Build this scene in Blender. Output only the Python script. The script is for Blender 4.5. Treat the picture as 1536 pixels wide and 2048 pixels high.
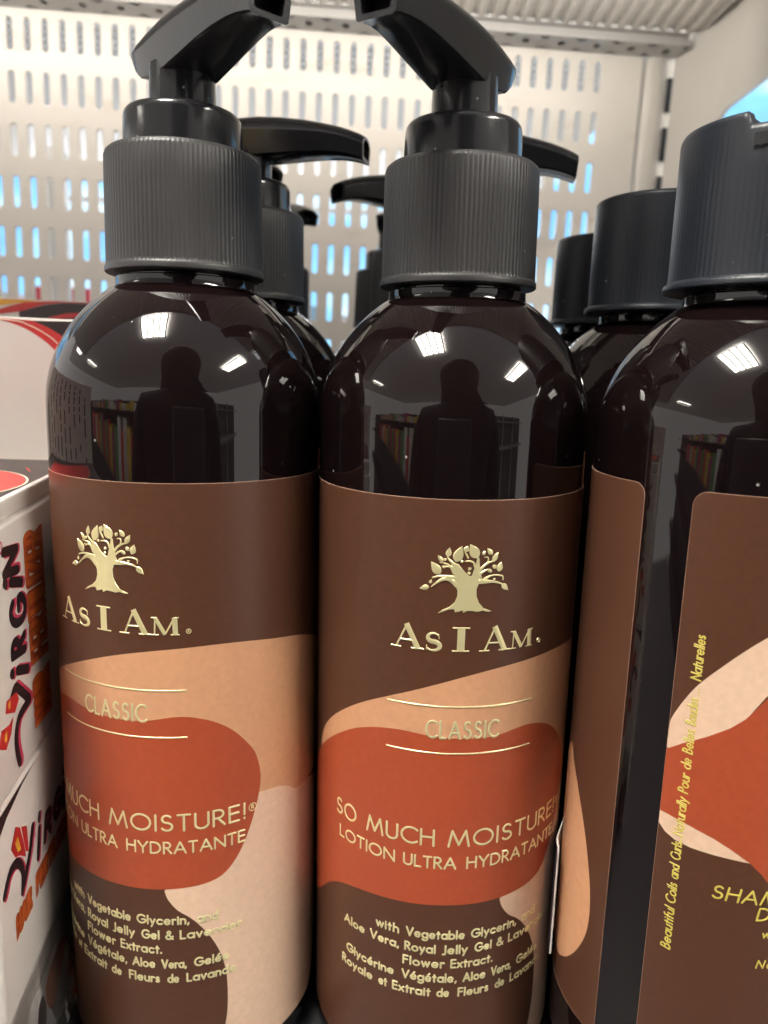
import bpy, bmesh, math, random
from mathutils import Vector, Matrix
from mathutils.geometry import tessellate_polygon
random.seed(7)
S = bpy.context.scene
COL = S.collection
for o in list(bpy.data.objects):
    bpy.data.objects.remove(o, do_unlink=True)

# ------------------------------------------------------------------ camera
# millimetres about the lens; the shelf the bottles stand on is 150 mm below it
SHELF = -150.0
def V(x, y, z):
    return Vector((x*.001, y*.001, (z-SHELF)*.001))
PITCH, ROLL, FPX = .191006, .0466033, 1484.5
cam = bpy.data.cameras.new('camera')
cam_o = bpy.data.objects.new('camera', cam)
COL.objects.link(cam_o)
cam.sensor_fit = 'VERTICAL'
cam.sensor_height = 36.0
cam.sensor_width = 27.0
cam.lens = 36.0*FPX/2048
cam.clip_start = .005
cam.clip_end = 60
cam.dof.use_dof = True
cam.dof.focus_distance = .135
cam.dof.aperture_fstop = 21
cp, sp, cr, sr = math.cos(PITCH), math.sin(PITCH), math.cos(ROLL), math.sin(ROLL)
R0, U0, F0 = Vector((1, 0, 0)), Vector((0, sp, cp)), Vector((0, cp, -sp))
cx, cy = cr*R0+sr*U0, -sr*R0+cr*U0
M = Matrix((cx, cy, -F0)).transposed().to_4x4()
M.translation = V(0, 0, 0)
cam_o.matrix_world = M
S.camera = cam_o

# ------------------------------------------------------------------ world, exposure
w = bpy.data.worlds.new('World')
S.world = w
w.use_nodes = True
bg = w.node_tree.nodes['Background']
bg.inputs[0].default_value = (1, .95, .9, 1)
bg.inputs[1].default_value = .6
S.view_settings.view_transform = 'Standard'
S.view_settings.look = 'None'
S.view_settings.exposure = 1.2
S.view_settings.gamma = 1
S.view_settings.use_curve_mapping = False
S.render.resolution_x, S.render.resolution_y = 768, 1024

# ------------------------------------------------------------------ materials
def mat(name, col, rough=.5, metal=0, spec=.5, coat=0, bump=0, bscale=200, var=0, vscale=60, coatr=.05):
    m = bpy.data.materials.new(name)
    m.use_nodes = True
    nt = m.node_tree
    b = nt.nodes['Principled BSDF']
    b.inputs['Base Color'].default_value = (*col, 1)
    b.inputs['Roughness'].default_value = rough
    b.inputs['Metallic'].default_value = metal
    b.inputs['Specular IOR Level'].default_value = spec
    b.inputs['Coat Weight'].default_value = coat
    b.inputs['Coat Roughness'].default_value = coatr
    tc = nt.nodes.new('ShaderNodeTexCoord')
    if bump:
        n = nt.nodes.new('ShaderNodeTexNoise')
        n.inputs['Scale'].default_value = bscale
        n.inputs['Detail'].default_value = 4
        nt.links.new(tc.outputs['Object'], n.inputs['Vector'])
        bp = nt.nodes.new('ShaderNodeBump')
        bp.inputs['Strength'].default_value = bump
        bp.inputs['Distance'].default_value = .0003
        nt.links.new(n.outputs['Fac'], bp.inputs['Height'])
        nt.links.new(bp.outputs['Normal'], b.inputs['Normal'])
    if var:
        n2 = nt.nodes.new('ShaderNodeTexNoise')
        n2.inputs['Scale'].default_value = vscale
        n2.inputs['Detail'].default_value = 5
        nt.links.new(tc.outputs['Object'], n2.inputs['Vector'])
        r = nt.nodes.new('ShaderNodeMapRange')
        r.inputs['From Min'].default_value = .3
        r.inputs['From Max'].default_value = .7
        r.inputs['To Min'].default_value = 1-var
        r.inputs['To Max'].default_value = 1+var*.4
        nt.links.new(n2.outputs['Fac'], r.inputs['Value'])
        mx = nt.nodes.new('ShaderNodeVectorMath')
        mx.operation = 'SCALE'
        mx.inputs[0].default_value = col
        nt.links.new(r.outputs[0], mx.inputs['Scale'])
        nt.links.new(mx.outputs[0], b.inputs['Base Color'])
    return m
def dust(m, scale=520, rad=.09, keep=.9, col=(.22, .21, .2)):
    nt = m.node_tree
    b = nt.nodes['Principled BSDF']
    tc = nt.nodes.new('ShaderNodeTexCoord')
    v = nt.nodes.new('ShaderNodeTexVoronoi')
    v.inputs['Scale'].default_value = scale
    nt.links.new(tc.outputs['Object'], v.inputs['Vector'])
    sep = nt.nodes.new('ShaderNodeSeparateColor')
    nt.links.new(v.outputs['Color'], sep.inputs[0])
    a = nt.nodes.new('ShaderNodeMath'); a.operation = 'GREATER_THAN'; a.inputs[1].default_value = keep
    nt.links.new(sep.outputs[0], a.inputs[0])
    r = nt.nodes.new('ShaderNodeMath'); r.operation = 'MULTIPLY'; r.inputs[1].default_value = rad*1.6
    nt.links.new(sep.outputs[1], r.inputs[0])
    d = nt.nodes.new('ShaderNodeMath'); d.operation = 'LESS_THAN'
    nt.links.new(v.outputs['Distance'], d.inputs[0]); nt.links.new(r.outputs[0], d.inputs[1])
    k = nt.nodes.new('ShaderNodeMath'); k.operation = 'MULTIPLY'
    nt.links.new(a.outputs[0], k.inputs[0]); nt.links.new(d.outputs[0], k.inputs[1])
    mx = nt.nodes.new('ShaderNodeMix'); mx.data_type = 'RGBA'
    src = b.inputs['Base Color'].links[0].from_socket if b.inputs['Base Color'].links else None
    if src: nt.links.new(src, mx.inputs[6])
    else: mx.inputs[6].default_value = b.inputs['Base Color'].default_value
    mx.inputs[7].default_value = (*col, 1)
    nt.links.new(k.outputs[0], mx.inputs[0]); nt.links.new(mx.outputs[2], b.inputs['Base Color'])
def emis(name, col, st):
    m = bpy.data.materials.new(name)
    m.use_nodes = True
    nt = m.node_tree
    nt.nodes.remove(nt.nodes['Principled BSDF'])
    e = nt.nodes.new('ShaderNodeEmission')
    e.inputs[0].default_value = (*col, 1)
    e.inputs[1].default_value = st
    nt.links.new(e.outputs[0], nt.nodes['Material Output'].inputs[0])
    return m

BOTTLE = mat('dark brown gloss plastic', (.0055, .0028, .0030), .03, spec=.5, bump=.025, bscale=55)
PUMP = mat('black gloss plastic', (.018, .018, .02), .16, spec=.5, bump=.03, bscale=900, var=.15)
COLLAR = mat('black satin ribbed plastic', (.028, .027, .0285), .46, spec=.5, bump=.05, bscale=1500, var=.15)
CAP = mat('black satin cap plastic', (.009, .012, .019), .42, spec=.45, bump=.06, bscale=1500, var=.2)  # bluish lean in the base colour stands in for lens haze
for q in (BOTTLE, PUMP, COLLAR, CAP): dust(q)
LSPEC = dict(rough=.36, spec=.35, bump=.05, bscale=2500, var=.07, vscale=800)
L_BROWN = mat('label brown', (.085, .034, .019), **LSPEC)
L_PEACH = mat('label peach', (.58, .30, .165), **LSPEC)
L_CREAM = mat('label cream', (.72, .50, .36), **LSPEC)
L_RED = mat('label terracotta', (.37, .068, .028), **LSPEC)
L_EDGE = mat('label paper edge', (.26, .15, .11), .5)
FOIL = mat('gold foil', (.93, .84, .47),   .33, metal=.55, spec=.8, bump=.05, bscale=3000)
INKGOLD = mat('printed gold ink', (.55, .45, .09), .4, spec=.4)
STICK = mat('sticker paper edge', (.75, .72, .68), .6)
PURPLE = mat('sticker dark print', (.035, .02, .045), .5, var=.4, vscale=400)
WHITE = mat('white painted steel', (.62, .59, .55), .42, spec=.4, var=.05, vscale=14)
STAIN = mat('white painted perforated steel', (.67, .63, .585), .40, spec=.4, var=.10, vscale=11)
STEEL = mat('grey painted steel', (.42, .41, .40), .42, spec=.4, var=.06, vscale=20)
def stain(m, col=(.42, .33, .23)):
    nt = m.node_tree; b = nt.nodes['Principled BSDF']
    tc = nt.nodes.new('ShaderNodeTexCoord'); mp_ = nt.nodes.new('ShaderNodeMapping'); mp_.inputs['Scale'].default_value = (1, 1, 2.4)
    n = nt.nodes.new('ShaderNodeTexNoise'); n.inputs['Scale'].default_value = 26; n.inputs['Detail'].default_value = 7; n.inputs['Roughness'].default_value = .62
    r = nt.nodes.new('ShaderNodeMapRange'); r.inputs['From Min'].default_value = .57; r.inputs['From Max'].default_value = .74; r.inputs['To Max'].default_value = .42
    nt.links.new(tc.outputs['Object'], mp_.inputs[0]); nt.links.new(mp_.outputs[0], n.inputs['Vector']); nt.links.new(n.outputs['Fac'], r.inputs['Value'])
    mx = nt.nodes.new('ShaderNodeMix'); mx.data_type = 'RGBA'; mx.inputs[7].default_value = (*col, 1)
    nt.links.new(b.inputs['Base Color'].links[0].from_socket, mx.inputs[6]); nt.links.new(r.outputs[0], mx.inputs[0]); nt.links.new(mx.outputs[2], b.inputs['Base Color'])
stain(STAIN)
DARKSLOT = mat('painted slot shade', (.02, .022, .03), .8)
CARD = mat('white carton board', (.76, .70, .655), .33, spec=.45, bump=.12, bscale=30, var=.05, vscale=40)
C_BLACK = mat('carton black print', (.030, .018, .020), .33, spec=.5, var=.15)
C_RED = mat('carton red print', (.62, .035, .035), .33, spec=.5, var=.1)
C_PINK = mat('carton pink print', (.62, .05, .11), .35)
C_ORANGE = mat('carton orange print', (.62, .13, .025), .35, var=.25, vscale=300)
C_DORANGE = mat('carton deep orange outline', (.36, .045, .015), .35)
C_YEL = mat('carton yellow print', (.85, .42, .05), .35)
C_CREAM = mat('carton cream line', (.85, .62, .5), .4)
GREYINK = mat('grey ink', (.10, .10, .11), .5)
FLOORM = mat('shop floor', (.6, .57, .53), .35, var=.1, vscale=3)
CEIL = mat('ceiling tile', (.62, .60, .60), .9, var=.05, vscale=5)
CLOTH = mat('dark clothing', (.016, .012, .013), .85, var=.3, vscale=30)
SKIN = mat('skin', (.16, .075, .05), .5)
PHONE = mat('phone case', (.09, .09, .10), .3)

# ------------------------------------------------------------------ object helpers
def link(name, me, m, parent=None):
    o = bpy.data.objects.new(name, me)
    COL.objects.link(o)
    if m:
        for q in (m if isinstance(m, (list, tuple)) else [m]):
            me.materials.append(q)
    if parent:
        o.parent = parent
    return o
def fin(name, bm, m, parent=None, smooth=True, loc=None, recalc=False):
    if recalc:
        bmesh.ops.recalc_face_normals(bm, faces=bm.faces)
    me = bpy.data.meshes.new(name)
    bm.to_mesh(me)
    bm.free()
    if smooth:
        me.polygons.foreach_set('use_smooth', [True]*len(me.polygons))
        if hasattr(me, 'set_sharp_from_angle'):
            me.set_sharp_from_angle(angle=math.radians(38))
    o = link(name, me, m, parent)
    if loc is not None:
        o.location = loc
    return o
def tag(o, label=None, cat=None, group=None, kind=None):
    if label: o['label'] = label
    if cat: o['category'] = cat
    if group: o['group'] = group
    if kind: o['kind'] = kind
    return o
def thing(name, loc, label, cat, group=None, rot=(0, 0, 0)):
    o = bpy.data.objects.new(name, None)
    o.empty_display_size = .01
    COL.objects.link(o)
    o.location = loc
    o.rotation_euler = rot
    return tag(o, label, cat, group)
mm = .001
def lathe(prof, n=96, rfun=None, cap0=True, cap1=True, bm=None):
    """prof: list of (r, z) mm"""
    bm = bm or bmesh.new()
    rings = []
    for i, (r, z) in enumerate(prof):
        ring = []
        for k in range(n):
            t = 2*math.pi*k/n
            rr = rfun(i, r, t) if rfun else r
            ring.append(bm.verts.new((rr*math.sin(t)*mm, -rr*math.cos(t)*mm, z*mm)))
        rings.append(ring)
    for a, b in zip(rings, rings[1:]):
        for k in range(n):
            bm.faces.new((a[k], a[(k+1) % n], b[(k+1) % n], b[k]))
    if cap0: bm.faces.new(list(reversed(rings[0])))
    if cap1: bm.faces.new(rings[-1])
    return bm
def box(bm, x0, x1, y0, y1, z0, z1, bev=0, mi=0):
    r = bmesh.ops.create_cube(bm, size=1)
    vs = r['verts']
    for v in vs:
        v.co = Vector(((x0+x1)/2+v.co.x*(x1-x0), (y0+y1)/2+v.co.y*(y1-y0), (z0+z1)/2+v.co.z*(z1-z0)))*mm
    fs = set(f for v in vs for f in v.link_faces)
    for f in fs: f.material_index = mi
    if bev:
        es = set(e for v in vs for e in v.link_edges)
        bmesh.ops.bevel(bm, geom=list(es), offset=bev*mm, segments=3, profile=.5, affect='EDGES')
    return bm
def smoothline(pts, n=6, closed=False):
    """Catmull-Rom through points (any dimension)"""
    out = []
    N = len(pts)
    rng = range(N) if closed else range(N-1)
    for i in rng:
        if closed:
            p0, p1, p2, p3 = (pts[(i+j-1) % N] for j in range(4))
        else:
            p0, p1, p2, p3 = pts[max(i-1, 0)], pts[i], pts[i+1], pts[min(i+2, N-1)]
        for k in range(n):
            t = k/n
            out.append(tuple(.5*((2*b)+(-a+c)*t+(2*a-5*b+4*c-d)*t*t+(-a+3*b-3*c+d)*t**3)
                             for a, b, c, d in zip(p0, p1, p2, p3)))
    if not closed: out.append(tuple(pts[-1]))
    return out
def patch(bm, poly, mapf, h, mi=0, cut=None, axis=0):
    """fill a 2-D outline and lay it on a surface: mapf(u, v, h)"""
    tris = tessellate_polygon([[Vector((p[0], p[1], 0)) for p in poly]])
    b2 = bmesh.new()
    vs = [b2.verts.new((p[0], p[1], 0)) for p in poly]
    for t in tris:
        try: b2.faces.new([vs[i] for i in t])
        except ValueError: pass
    if cut:
        lo, hi = min(p[axis] for p in poly), max(p[axis] for p in poly)
        k = math.ceil(lo/cut)
        while k*cut < hi:
            co = [0, 0, 0]; no = [0, 0, 0]
            co[axis] = k*cut; no[axis] = 1
            bmesh.ops.bisect_plane(b2, geom=b2.verts[:]+b2.edges[:]+b2.faces[:], plane_co=co, plane_no=no, dist=1e-5)
            k += 1
    b2.normal_update()
    vm = {v: bm.verts.new(mapf(v.co.x, v.co.y, h)) for v in b2.verts}
    for f in b2.faces:
        l = [vm[v] for v in f.verts]
        if f.normal.z < 0: l.reverse()
        nf = bm.faces.new(l)
        nf.material_index = mi
    b2.free()

_k = [0]
def stroke(bm, pts, mapf, h0=0.0, hh=.05, round_ends=True, mi=0, step=.55, flat=False):
    """raised ribbon along pts [(u, v, width)] on a mapped surface"""
    P = []
    for a, b in zip(pts, pts[1:]):
        d = math.hypot(b[0]-a[0], b[1]-a[1])
        n = max(1, int(d/step))
        for k in range(n):
            t = k/n
            P.append(tuple(a[i]+(b[i]-a[i])*t for i in range(3)))
    P.append(pts[-1])
    T = []
    for i in range(len(P)):
        a, b = P[max(i-1, 0)], P[min(i+1, len(P)-1)]
        d = math.hypot(b[0]-a[0], b[1]-a[1]) or 1
        T.append(((b[0]-a[0])/d, (b[1]-a[1])/d))
    L = [(p[0], p[1], p[2], t) for p, t in zip(P, T)]
    if round_ends:
        a, ta = P[0], T[0]; b, tb = P[-1], T[-1]
        pre = [(a[0]-ta[0]*a[2]/2*math.sin(q), a[1]-ta[1]*a[2]/2*math.sin(q), a[2]*math.cos(q), ta) for q in (1.4, 1.0, .5)]
        post = [(b[0]+tb[0]*b[2]/2*math.sin(q), b[1]+tb[1]*b[2]/2*math.sin(q), b[2]*math.cos(q), tb) for q in (.5, 1.0, 1.4)]
        L = pre+L+post
    _k[0] += 1
    top = h0+hh+(_k[0] % 9)*.003
    rows = []
    for x, y, wd, t in L:
        nx, ny = -t[1], t[0]
        e = wd/2
        i = max(e*.62, e-.11)
        if flat: rows.append([bm.verts.new(mapf(x+nx*s, y+ny*s, top)) for s in (e, -e)])
        else: rows.append([bm.verts.new(mapf(x+nx*s, y+ny*s, hq)) for s, hq in ((e, h0), (i, top), (-i, top), (-e, h0))])
    for a, b in zip(rows, rows[1:]):
        for k in range(len(a)-1):
            f = bm.faces.new((a[k], a[k+1], b[k+1], b[k]))
            f.material_index = mi
    if not flat:
        for r, rev in ((rows[0], False), (rows[-1], True)):
            f = bm.faces.new(r if not rev else list(reversed(r)))
            f.material_index = mi

# ------------------------------------------------------------------ lettering
def E(cx, cy, rx, ry, a0, a1, n=12):
    return [(cx+rx*math.cos(math.radians(a0+(a1-a0)*k/n)), cy+ry*math.sin(math.radians(a0+(a1-a0)*k/n))) for k in range(n+1)]
SS = E(.27, .75, .21, .235, 35, 270, 10)+E(.27, .265, .25, .25, 90, -150, 12)[1:]
def sm_s(s=.62): return [(x*s, y*s) for x, y in SS]
O_ = E(.47, .5, .47, .5, 90, 450, 26)
o_ = lambda c=.3, r=.3: E(c, .3, r, .3, 90, 450, 18)
e_ = [[(.01, .3), (.58, .3)]+E(.3, .3, .29, .3, 0, 315, 16)[1:]]
GL = {
 'A': (.8, [[(0, 0), (.4, 1)], [(.4, 1), (.8, 0)], [(.14, .33), (.66, .33)]]),
 'B': (.52, [[(0, 0), (0, 1)], [(0, 1), (.2, 1)]+E(.22, .77, .2, .23, 90, -90)+[(0, .54)], [(0, .54), (.22, .54)]+E(.24, .27, .26, .27, 90, -90)+[(0, 0)]]),
 'C': (.8, [E(.5, .5, .5, .5, 48, 312, 20)]),
 'D': (.72, [[(0, 0), (0, 1), (.22, 1)]+E(.22, .5, .48, .5, 90, -90, 16)+[(0, 0)]]),
 'E': (.46, [[(0, 0), (0, 1)], [(0, 1), (.46, 1)], [(0, .53), (.44, .53)], [(0, 0), (.46, 0)]]),
 'F': (.44, [[(0, 0), (0, 1)], [(0, 1), (.44, 1)], [(0, .53), (.4, .53)]]),
 'G': (.9, [E(.5, .5, .48, .5, 45, 350, 20)+[(.97, .46), (.55, .46)]]),
 'H': (.66, [[(0, 0), (0, 1)], [(.66, 0), (.66, 1)], [(0, .53), (.66, .53)]]),
 'I': (.02, [[(0.01, 0), (0.01, 1)]]),
 'J': (.3, [[(.28, 1), (.28, .1)]+E(.12, .08, .16, .2, 0, -120, 8)]),
 'L': (.42, [[(0, 1), (0, 0)], [(0, 0), (.42, 0)]]),
 'M': (.96, [[(.0, 0), (.16, 1)], [(.16, 1), (.48, .1)], [(.48, .1), (.8, 1)], [(.8, 1), (.96, 0)]]),
 'N': (.74, [[(0, 0), (0, 1)], [(0, 1), (.74, 0)], [(.74, 0), (.74, 1)]]),
 'O': (.94, [O_]),
 'P': (.48, [[(0, 0), (0, 1)], [(0, 1), (.2, 1)]+E(.2, .74, .26, .26, 90, -90)+[(0, .48)]]),
 'R': (.52, [[(0, 0), (0, 1)], [(0, 1), (.2, 1)]+E(.2, .74, .26, .26, 90, -90)+[(0, .48)], [(.2, .48), (.52, 0)]]),
 'S': (.54, [SS]),
 'T': (.56, [[(.28, 0), (.28, 1)], [(0, 1), (.56, 1)]]),
 'U': (.6, [[(0, 1), (0, .3)]+E(.3, .3, .3, .3, 180, 360, 14)+[(.6, 1)]]),
 'V': (.74, [[(0, 1), (.37, 0)], [(.37, 0), (.74, 1)]]),
 'Y': (.7, [[(0, 1), (.35, .46)], [(.7, 1), (.35, .46)], [(.35, .46), (.35, 0)]]),
 'Z': (.6, [[(0, 1), (.6, 1)], [(.6, 1), (0, 0)], [(0, 0), (.6, 0)]]),
 'a': (.6, [o_(), [(.6, 0), (.6, .6)]]),
 'b': (.6, [o_(), [(0, 0), (0, 1)]]),
 'c': (.5, [E(.3, .3, .3, .3, 50, 310, 14)]),
 'd': (.6, [o_(), [(.6, 0), (.6, 1)]]),
 'e': (.6, e_), 'é': (.6, e_+[[(.25, .74), (.42, .95)]]),
 'f': (.3, [[(.13, 0), (.13, .8)]+E(.29, .8, .16, .2, 180, 80, 6), [(0, .6), (.3, .6)]]),
 'g': (.6, [o_(), [(.6, .6), (.6, -.1)]+E(.3, -.1, .3, .24, 0, -150, 10)]),
 'h': (.48, [[(0, 0), (0, 1)], [(0, .3)]+E(.24, .36, .24, .24, 180, 0, 10)+[(.48, 0)]]),
 'i': (.04, [[(.02, 0), (.02, .6)], [(.02, .83), (.02, .86)]]),
 'l': (.04, [[(.02, 0), (.02, 1)]]),
 'n': (.48, [[(0, 0), (0, .6)], [(0, .3)]+E(.24, .36, .24, .24, 180, 0, 10)+[(.48, 0)]]),
 'o': (.6, [o_()]),
 'r': (.28, [[(0, 0), (0, .6)], [(0, .35)]+E(.2, .36, .2, .24, 180, 60, 8)]),
 's': (.33, [sm_s()]),
 't': (.3, [[(.14, 0), (.14, .85)], [(0, .6), (.3, .6)]]),
 'u': (.48, [[(0, .6), (0, .24)]+E(.24, .24, .24, .24, 180, 360, 10)+[(.48, .6)], [(.48, .6), (.48, 0)]]),
 'v': (.48, [[(0, .6), (.24, 0)], [(.24, 0), (.48, .6)]]),
 'w': (.74, [[(0, .6), (.18, 0)], [(.18, 0), (.37, .6)], [(.37, .6), (.56, 0)], [(.56, 0), (.74, .6)]]),
 'x': (.46, [[(0, .6), (.46, 0)], [(.46, .6), (0, 0)]]),
 'y': (.48, [[(0, .6), (.24, .02)], [(.48, .6), (.12, -.3)]]),
 '!': (.04, [[(.02, .3), (.02, 1)], [(.02, .03), (.02, .06)]]),
 '.': (.04, [[(.02, .03), (.02, .06)]]),
 ',': (.08, [[(.06, .06), (.0, -.14)]]),
 '&': (.62, [[(.62, .34)]+E(.27, .24, .26, .25, -25, -230, 12)+[(.36, .68)]+E(.27, .8, .14, .18, -20, 200, 10)+[(.62, 0)]]),
}
def word(bm, txt, u0, u1, v0, cap, wd, mapf, gap=.2, slant=0, mi=0, **kw):
    """set a word between u0 and u1 on the baseline v0"""
    tot = sum(GL[c][0] for c in txt)*cap+gap*cap*(len(txt)-1)
    fx = (u1-u0-wd)/max(tot, 1e-6)
    x = u0+wd/2
    for c in txt:
        a, sts = GL[c]
        for st in sts:
            stroke(bm, [(x+(p[0]+slant*p[1])*cap*fx, v0+p[1]*(cap-wd)+wd/2, wd) for p in st], mapf, mi=mi, **kw)
        x += (a+gap)*cap*fx

def serif(bm, ch, u0, u1, v0, h, mapf, **kw):
    W = u1-u0
    def s(pts, ends=False):
        stroke(bm, [(u0+x*W, v0+y*h, q*h) for x, y, q in pts], mapf, round_ends=ends, **kw)
    if ch == 'A':
        s([(.17, .02, .075), (.49, .99, .075)]); s([(.46, .99, .22), (.82, .02, .22)])
        s([(.27, .33, .06), (.66, .33, .06)]); s([(.0, .025, .05), (.32, .025, .05)]); s([(.62, .025, .05), (1, .025, .05)])
    elif ch == 'I':
        s([(.5, .02, .3), (.5, .98, .3)]); s([(0, .025, .055), (1, .025, .055)]); s([(0, .975, .055), (1, .975, .055)])
    elif ch == 'M':
        s([(.13, .02, .08), (.16, .98, .08)]); s([(.16, .98, .21), (.5, .05, .21)]); s([(.5, .05, .08), (.84, .98, .09)])
        s([(.84, .98, .27), (.86, .02, .27)])
        s([(0, .025, .055), (.27, .025, .055)]); s([(.7, .025, .055), (1, .025, .055)]); s([(.02, .975, .055), (.2, .975, .055)]); s([(.8, .975, .055), (.98, .975, .055)])
    elif ch == 'S':
        n = len(SS)
        s([(x/.54, y, .08+.2*math.sin(math.pi*k/(n-1))**1.6) for k, (x, y) in enumerate(SS)], True)
        s([(.86, .95, .05), (.9, .68, .05)]); s([(.04, .32, .05), (.06, .05, .05)])

TRUNK = [(-5.37,-42.16),(-4.5,-41.43),(-3.39,-40.91),(-2.45,-39.98),(-2.08,-38.87),(-2.09,-37.86),(-2.5,-36.94),(-3.1,-35.87),(-2.66,-34.86),(-3.36,-33.55),(-2.75,-32.86),(-2.1,-33.01),(-1.08,-34.24),(-.15,-35.14),(.34,-35.14),(.62,-34.14),(.97,-32.98),(1.16,-31.82),(1.57,-31.82),(1.65,-32.82),(1.83,-33.82),(1.97,-34.82),(2.25,-35.5),(2.28,-36.17),(1.64,-36.66),(1.32,-37.5),(1.38,-38.85),(1.84,-40.04),(2.7,-41.08),(3.56,-41.42),(4.27,-41.7),(3.58,-41.83),(2.55,-41.59),(1.72,-41.79),(.72,-41.62),(-.11,-41.58),(-.91,-41.96),(-1.09,-41.47),(-1.57,-41.7),(-2.37,-41.89),(-2.56,-41.29),(-3.53,-41.43),(-4.49,-41.85)]
BR = [[(-2.26,-36.85,.92),(-3.26,-35.96,.8),(-4.39,-35.76,.69),(-5.5,-36.33,.46),(-6.68,-37.34,.25)],[(-2.64,-35.52,.77),(-4.25,-35.34,.54),(-5.38,-35.32,.37),(-6.5,-35.64,.31)],[(-2.83,-34.7,.46),(-3.52,-33.56,.31),(-4.64,-33.56,.21)],[(-3.36,-33.55,.37),(-4.02,-33.08,.28),(-5.31,-32.81,.18)],[(-2.65,-33.28,.64),(-3.73,-32.24,.37),(-4.07,-31.67,.18)],[(.83,-33.48,.4),(.55,-32.73,.34),(-.19,-32.4,.31),(-.92,-32.49,.21)],[(-.46,-31.82,.37),(-.81,-31.16,.31),(-1.04,-30.76,.21)],[(1.84,-33.98,.52),(2.63,-33.17,.43),(3.61,-32.61,.34),(4.28,-32.47,.25)],[(2.88,-33.09,.31),(3.17,-32.35,.28),(3.06,-31.76,.25),(2.48,-31.75,.18)],[(2.04,-34.66,.46),(2.68,-34.17,.34),(3.43,-33.94,.25)],[(1.95,-36.16,.92),(2.95,-36.18,.77),(3.97,-36.22,.52),(5.02,-36.39,.37),(6.01,-36.75,.25)],[(2.76,-35.68,.61),(3.66,-35.2,.31),(4.77,-35.04,.28),(6.01,-35.28,.28),(6.14,-35.99,.18)]]
LV = [((-7.09,-37.37),(-8.8,-37.82),.92),((-6.95,-36.77),(-6.73,-36.),.52),((-5.23,-34.97),(-6.92,-32.75),1.46),((-4.83,-32.7),(-5.76,-31.51),.69),((-3.99,-31.75),(-3.74,-30.01),.92),((-2.6,-32.61),(-1.6,-29.7),1.61),((-1.04,-30.76),(-.56,-29.68),.92),((1.25,-31.9),(-.2,-29.35),1.68),((2.12,-31.33),(2.58,-30.59),.58),((3.88,-31.29),(2.89,-30.11),.84),((4.03,-32.54),(4.97,-30.91),.89),((5.17,-34.43),(5.68,-32.61),1.1),((4.09,-33.71),(4.75,-33.23),.77),((3.96,-34.46),(2.92,-33.84),.61),((5.92,-36.74),(7.29,-37.98),.95),((4.21,-35.86),(4.77,-35.67),.37),((-1.24,-32.46),(-1.83,-32.59),.46),((.04,-34.06),(-.3,-33.56),.64),((-.45,-34.73),(.14,-34.51),.55),((-4.28,-32.43),(-4.7,-32.03),.58),((-4.39,-33.76),(-4.96,-33.46),.43)]
def leaf(bm, a, b, wd, mapf):
    n = 9
    pts = [(a[0]+(b[0]-a[0])*t, a[1]+(b[1]-a[1])*t, max(.04, wd*1.12*(math.sin(math.pi*min(1, t*1.0)**.72)))) for t in (k/n for k in range(n+1))]
    stroke(bm, pts, mapf, hh=.07, round_ends=False, step=.3)
def raised(bm, poly, mapf, hh, inset=.1):
    """flat raised polygon with a bevelled rim"""
    n = len(poly)
    ar = sum(poly[i][0]*poly[(i+1) % n][1]-poly[(i+1) % n][0]*poly[i][1] for i in range(n))
    if ar < 0: poly = poly[::-1]
    inn = []
    for i in range(n):
        a, p, b = poly[i-1], poly[i], poly[(i+1) % n]
        t1 = Vector((p[0]-a[0], p[1]-a[1])).normalized(); t2 = Vector((b[0]-p[0], b[1]-p[1])).normalized()
        nn = Vector((-t1.y-t2.y, t1.x+t2.x))
        nn = nn.normalized() if nn.length > 1e-6 else Vector((0, 0))
        inn.append((p[0]+nn.x*inset, p[1]+nn.y*inset))
    o = [bm.verts.new(mapf(*p, 0)) for p in poly]
    q = [bm.verts.new(mapf(*p, hh)) for p in inn]
    for i in range(n):
        bm.faces.new((o[i], o[(i+1) % n], q[(i+1) % n], q[i]))
    patch(bm, inn, mapf, hh, cut=.6)

# ------------------------------------------------------------------ bottle parts (root at bottle base, mm)
RB = 27.0
D2R = math.radians
def zb(z): return z-SHELF
def body_mesh():
    prof = [(0.5, 0), (22.5, 0), (24.6, .35), (26.1, 1.4), (26.9, 3.2), (27, 5.5)]
    prof += [(27, z) for z in (20, 45, 70, 95, 120)]
    zz = [(-17, 27), (-13, 27), (-10, 26.97), (-8, 26.9), (-6, 26.72), (-4.5, 26.48), (-3, 26.14), (-1.5, 25.7), (0, 25.15), (1.5, 24.5), (3, 23.72), (4.5, 22.83), (6, 21.8), (7.5, 20.62), (9, 19.3), (10.3, 18.0), (11.5, 16.65), (12.5, 15.4), (13.2, 14.4)]
    prof += [(r, zb(z)) for z, r in zz]
    prof += [(13.7, zb(13.5)), (13.55, zb(13.9)), (13.5, zb(14.5)), (13.5, zb(15.2)), (12.4, zb(15.5)), (12.4, zb(22)), (.5, zb(22))]
    return lathe(prof, 128)
def cylmap(off=.1, R=RB):
    def f(u, v, h):
        t = u/R; r = R+off+h
        return Vector((r*math.sin(t), -r*math.cos(t), zb(v)))*mm
    return f
def rrect(u0, u1, v0, v1, r, n=6):
    o = []
    for cx_, cy_, a in ((u1-r, v1-r, 0), (u0+r, v1-r, 90), (u0+r, v0+r, 180), (u1-r, v0+r, 270)):
        o += E(cx_, cy_, r, r, a, a+90, n)
    return o
def label_base(bm, outline, mp, mi, edge_mi):
    patch(bm, outline, mp, 0, mi, cut=1.6)
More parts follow.
